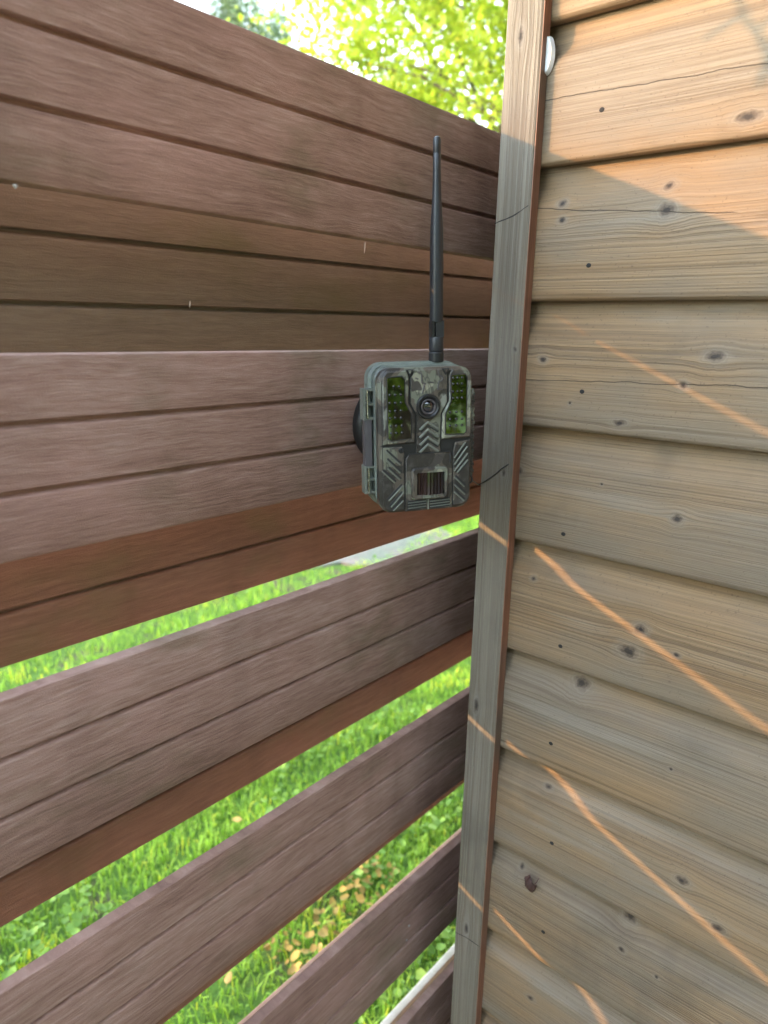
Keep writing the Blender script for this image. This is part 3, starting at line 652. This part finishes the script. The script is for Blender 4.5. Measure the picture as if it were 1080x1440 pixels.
def weeds(n, x0, x1, y0, y1, thr):
    x = RG.uniform(x0, x1, n); y = RG.uniform(y0, y1, n); keep = patch(x+3, y+1, 2.2) > thr; x, y = x[keep], y[keep]; n = len(x)
    r_ = RG.uniform(.005, .0145, n)*RG.uniform(.7, 1.2, n); a = RG.uniform(0, 2*np.pi, n); z = RG.uniform(.03, .075, n); tx = RG.normal(0, .35, n); ty = RG.normal(0, .35, n)
    K = 8; ang = np.linspace(0, 2*np.pi, K, endpoint=False); rad = np.array([1.05, .95, .92, .85, .55, .85, .92, .95])
    V_ = [np.stack([x, y, z-.004], 1)]
    for k in range(K):
        ox = r_*rad[k]*np.cos(ang[k]+a); oy = r_*rad[k]*np.sin(ang[k]+a); V_.append(np.stack([x+ox, y+oy, z+tx*ox+ty*oy+RG.normal(0, .0012, n)], 1))
    v = np.stack(V_, 1).reshape(-1, 3); b = np.arange(n)*(K+1)
    f = np.concatenate([np.stack([b, b+1+k, b+1+(k+1) % K], 1) for k in range(K)])
    return v, f, np.repeat(np.clip(RG.normal(.5, .2, n), 0, .8), K+1)
wm = leafy('weed_leaf', (.08, .16, .03), (.19, .32, .065), .5, .35)
wd_ = np_mesh('weed_leaves', *merge([weeds(5000, -.6, 2.0, .2, 1.25, .5), weeds(2500, -1., 4., 1.25, 3.2, .85)]), wm)
tag(wd_, 'broad round weed leaves growing among the lawn grass', 'weeds', kind='stuff')

lc = CAM + (fwd + rgt*((505-540)/1004.6) + upv*(-(1300-720)/1004.6))*((.05-CAM.z)/(fwd + rgt*((505-540)/1004.6) + upv*(-(1300-720)/1004.6)).z)
v_, f2_, s2_ = weeds(260, lc.x-.22, lc.x+.22, lc.y-.16, lc.y+.16, .0)
tag(np_mesh('leaf_litter', v_, f2_, s2_, leafy('litter', (.14, .09, .03), (.36, .25, .07), .7, .2)), 'yellow-brown leaf litter scattered on the lawn near the lowest gap', 'leaf litter', kind='stuff')
# fallen autumn leaves on the lawn
def leaf_outline(n=9):
    L_ = []
    for k in range(n+1):
        t = k/n; L_.append((t, .32*math.sin(math.pi*t**.8)*(1+.12*math.sin(9*t))))
    return L_
def fallen_leaf(name, mat, loc, size, rot, label, cat='leaf', group=None, curl=.25):
    mb = MB(); L_ = leaf_outline(); V_ = []; n = len(L_)
    for t, w_ in L_:
        c_ = curl*(t-.5)**2
        V_ += [(t-.5, -w_, c_+abs(w_)*.35), (t-.5, 0, c_), (t-.5, w_, c_+abs(w_)*.35)]
    F_ = []
    for k in range(n-1): F_ += [(3*k, 3*k+3, 3*k+4, 3*k+1), (3*k+1, 3*k+4, 3*k+5, 3*k+2)]
    mb.add([(x*size, y*size, z*size) for x, y, z in V_], F_)
    mb.tube([(-.5*size, 0, curl*.25*size), (-.7*size, .03*size, .02*size)], size*.018, 5)
    o = mb.build(name, mat, smooth=60); md = o.modifiers.new('thickness', 'SOLIDIFY'); md.thickness = size*.012
    o.location = loc; o.rotation_euler = rot
    return tag(o, label, cat, group)
yl = plain('yellow_leaf', (.36, .24, .06), .6, scale=40, var=.3); ol = plain('orange_leaf', (.33, .16, .06), .6, scale=40, var=.3)
def on_ground(px, py, z=.07):
    d = fwd + rgt*((px-540)/1004.6) + upv*(-(py-720)/1004.6); return CAM + d*((z-CAM.z)/d.z)
for px, py, m_, sz, lb in ((228, 1168, yl, .045, 'yellow fallen leaf on bright grass in the left middle gap'), (333, 1153, yl, .032, 'yellow fallen leaf on shaded grass in the middle gap'),
                           (455, 1226, ol, .032, 'orange brown fallen leaf near the lower gap'), (322, 1375, yl, .03, 'yellow leaf lying among weeds in the lowest gap'),
                           (604, 1000, ol, .04, 'pale orange fallen leaf on grass close to the corner trim')):
    fallen_leaf('fallen_leaf', m_, on_ground(px, py), sz, (rnd.uniform(-.3, .3), rnd.uniform(-.3, .3), rnd.uniform(0, 6)), lb, group='fallen leaves on the lawn')

# ------------------------------------------------------------------ trees
bark_m = wood_mat('bark', 13.7, along='z', grey=.9, tint=(.45, .42, .4))
def tree(name, loc, crown_c, crown_r, n_leaf, leaf_sz, leaf_mat, label, trunk_r=.12, seed=1, gap=.5, clumps=70):
    rs = np.random.default_rng(seed); rp = random.Random(seed)
    root = empty(name, loc, label, 'tree')
    base = Vector((0, 0, 0)); cc = Vector(crown_c) - Vector(loc); cr = Vector(crown_r)
    tips = []; mb = MB()
    top = cc + Vector((0, 0, cr.z*.55)); pts = [base + (top-base)*t + Vector((rp.uniform(-.1, .1), rp.uniform(-.1, .1), 0))*(1 if 0 < t < 1 else 0) for t in (0, .2, .4, .6, .8, 1.)]
    mb.tube(pts, [trunk_r*(1-.85*t) for t in (0, .2, .4, .6, .8, 1.)], 9)
    for k in range(clumps):
        while True:
            q = Vector((rp.uniform(-1, 1), rp.uniform(-1, 1), rp.uniform(-1, 1)))
            if .25 < q.length < 1: break
        q = q.normalized()*(q.length**.45)
        tips.append(cc + Vector((q.x*cr.x, q.y*cr.y, q.z*cr.z)))
    for tp in tips:
        t = min(.97, max(.3, (tp.z-.25*abs(tp.x-cc.x)-.6)/max(.1, top.z))); s0 = base + (top-base)*t
        mid = s0.lerp(tp, .5) + Vector((rp.uniform(-.15, .15), rp.uniform(-.15, .15), rp.uniform(0, .25)))*min(1, cr.x)
        r0 = trunk_r*.28*(1-.6*t)
        mb.tube([s0, mid, tp], [r0, r0*.6, r0*.2], 5)
    mb.build('trunk', bark_m, root, smooth=60)
    tp = np.array([tuple(t) for t in tips]); n = n_leaf
    i = rs.integers(0, len(tips), n); spread = np.array([cr.x, cr.y, cr.z])*(gap*.36)
    c = tp[i] + rs.normal(0, 1, (n, 3))*spread*rs.uniform(.5, 1.2, (len(tips), 1))[i]
    # leaf: 2 bent quads as 4 triangles
    d = rs.normal(0, 1, (n, 3)); d[:, 2] -= .5; d /= np.linalg.norm(d, axis=1, keepdims=True)
    s_ = np.cross(d, rs.normal(0, 1, (n, 3))); s_ /= np.linalg.norm(s_, axis=1, keepdims=True); nn = np.cross(d, s_)
    L_ = rs.uniform(.7, 1.25, (n, 1))*leaf_sz
    v = np.stack([c-d*L_*.5, c+s_*L_*.33+nn*L_*.08, c+d*L_*.5, c-s_*L_*.33+nn*L_*.08], 1).reshape(-1, 3); b = np.arange(n)*4
    f = np.concatenate([np.stack([b, b+1, b+2], 1), np.stack([b, b+2, b+3], 1)])
    np_mesh('crown', v, f, np.repeat(np.clip(rs.normal(.45, .2, n), 0, 1), 4), leaf_mat, root)
    return root
def at_px(px, py, hd):
    d = fwd + rgt*((px-540)/1004.6) + upv*(-(py-720)/1004.6); return CAM + d*(hd/math.hypot(d.x, d.y))
lm1 = leafy('maple_leaf', (.19, .26, .03), (.40, .45, .07), .5, .55)
lm2 = leafy('blue_leaf', (.08, .125, .085), (.15, .21, .125), .5, .3)
c1 = at_px(735, 10, 9.)
tree('broadleaf_tree', (c1.x+.3, c1.y+.2, 0), c1, (2.6, 2.6, 2.3), 60000, .085, lm1, 'yellow-green broadleaf tree beyond the fence beside the corner trim', .16, 3, .42, 90)
c2 = at_px(352, 62, 17.)
c2.z -= 1.55
tree('slender_tree', (c2.x, c2.y, 0), c2, (.95, .95, 2.7), 30000, .075, lm2, 'small blue-green treetop peeking over the fence against white sky', .09, 5, .42, 120)
# added unseen trees ring the lawn behind the viewer: they shade the low sky and show in the camera's windows
hm = leafy('screen_leaf', (.05, .085, .015), (.15, .20, .03), .5, .35)
GT = [(-6.0, -2.6, 'beside the open lawn'), (-5.0, -5.6, 'second from the open lawn'), (-2.4, -7.4, 'in the middle of the row'), (.8, -7.8, 'second from the shed'), (3.6, -6.6, 'nearest the shed')]
for q, (x, y, lb) in enumerate(GT):
    lab = 'added sky-shading tree behind the viewer, ' + lb
    if q == 0: first = tree('sky_screen_tree', (x, y, 0), (x, y, 2.5), (2.1, 2.1, 2.2), 8000, .2, hm, lab, .15, 21, .5, 50); first['group'] = 'added sky-shading trees behind the viewer'
    else:
        t_ = first.copy(); COL.objects.link(t_); t_.location = (x, y, 0); t_.rotation_euler.z = q*1.3; t_['label'] = lab
        for ch in list(first.children):
            c_ = ch.copy(); COL.objects.link(c_); c_.parent = t_

# ------------------------------------------------------------------ small things
# sapling beyond the fence, out of frame, whose bare twigs shade the top of the shed wall
sap = empty('sapling', (-1.3, .26, 0), 'bare twiggy sapling growing just behind the fence', 'sapling')
def on_wall(px, py, s_):
    d = fwd + rgt*((px-540)/1004.6) + upv*(-(py-720)/1004.6); p_ = CAM + d*(-CAM.x/d.x)
    return p_ - SUN_TRAVEL*(s_/SUN_TRAVEL.x) - Vector(sap.location)
mb = MB()
SB = .75
tw = [on_wall(*q, SB) for q in ((1150, 190), (1100, 105), (1080, 72), (1064, 45), (1040, 18), (1020, -6), (990, -40))]
fork = tw[0]
mb.tube([(0, 0, 0), (0, 0, .8), (fork.x*.3, fork.y*.2, 1.5), tuple(fork)], [.012, .010, .007, .0045], 8)
mb.build('trunk', bark_m, sap, smooth=60)
mb = MB()
mb.tube(tw, [.0042, .004, .0036, .0034, .003, .0026, .002], 6)
mb.tube([tw[4], on_wall(1015, 38, SB), on_wall(988, 57, SB)], [.0028, .0024, .0018], 6)
mb.tube([tw[3], on_wall(1078, 30, SB), on_wall(1100, 8, SB)], [.0026, .0022, .0016], 6)
mb.tube([tw[2], on_wall(1078, 95, SB+.15), on_wall(1067, 122, SB+.25)], [.0030, .0034, .003], 6)
mb.build('twigs', bark_m, sap, smooth=60)

# thin dark cord from the camera's strap eye, pulled tight across the corner trim
def px_at(px, py, x):
    d = fwd + rgt*((px-540)/1004.6) + upv*(-(py-720)/1004.6); return CAM + d*((x-CAM.x)/d.x)
eye = Matrix.Translation(tc.location) @ tc.rotation_quaternion.to_matrix().to_4x4() @ Vector((WD/2+.004, .010, V(886)))
mb = MB(); mb.tube([tuple(eye), tuple(px_at(673, 682, TX-.0012)), tuple(px_at(682, 677, TX-.0008)), tuple(px_at(698, 666, TX-.0007)), tuple(px_at(704, 660, TX-.0009)), tuple(px_at(715, 653, TX-.0004))], .0006, 6)
tag(mb.build('cord', blk_m, smooth=60), 'thin dark cord from the wildlife camera across the corner trim', 'cord')

# crumpled dead leaf hanging on a thread on the shed wall
def px_wall(px, py, x=-.002):
    d = fwd + rgt*((px-540)/1004.6) + upv*(-(py-720)/1004.6); return CAM + d*((x-CAM.x)/d.x)
dl = px_wall(744, 1244, -.004)
rs = random.Random(4); mb = MB(); nu, nv = 7, 6; V_ = []
for i in range(nu):
    for j in range(nv):
        u, v = i/(nu-1)-.5, j/(nv-1)-.5
        e = 1-.35*max(0, abs(u)+abs(v)-.45)
        V_.append((-.0025*math.sin(5*u+2)-.002*math.cos(7*v)+rs.uniform(-.0012, .0012), u*.019*e+rs.uniform(-.0008, .0008), v*.017*e+.004*u+rs.uniform(-.0008, .0008)))
mb.add(V_, [(i*nv+j, (i+1)*nv+j, (i+1)*nv+j+1, i*nv+j+1) for i in range(nu-1) for j in range(nv-1)])
o = mb.build('dead_leaf', plain('dead_leaf_brown', (.055, .022, .016), .7, var=.4, scale=150)); md = o.modifiers.new('thickness', 'SOLIDIFY'); md.thickness = .0005
o.location = dl; o.rotation_euler = (.5, 0, 0); tag(o, 'crumpled dark brown dead leaf stuck to the lower shed boards', 'leaf')
mb = MB(); mb.tube([(0, -.004, .008), (.0005, -.004, .014), (0, -.0025, .021)], .0004, 5); st = mb.build('stalk', plain('stalk_red', (.10, .03, .03), .6), o)

# white droppings run down the fence slats
wm_ = plain('chalk_white', (.5, .47, .43), .8)
def px_fence(px, py, y=0.):
    d = fwd + rgt*((px-540)/1004.6) + upv*(-(py-720)/1004.6); return CAM + d*((y-CAM.y)/d.y)
for (px, py, y, w_, l_, lb) in ((513, 348, YB-.0003, .0008, .013, 'thin white bird dropping streak beside the antenna'), (22, 262, -.0005, .0015, .003, 'round white speck on the upper left slat edge'), (267, 428, YB-.0003, .0006, .007, 'tiny pale scratch mark on the sheltered slat')):
    mb = MB(); pl = []
    for k in range(16):
        a = 2*math.pi*k/16; pl.append((w_*math.cos(a)*(1+.3*math.sin(3*a)), l_*.5*math.sin(a)))
    plate(mb, pl, .0004, -.0006, w_*.3); o = mb.build('dropping', wm_, smooth=50); o.location = px_fence(px, py, y); o.rotation_euler = (0, .12, 0); tag(o, lb, 'dropping')
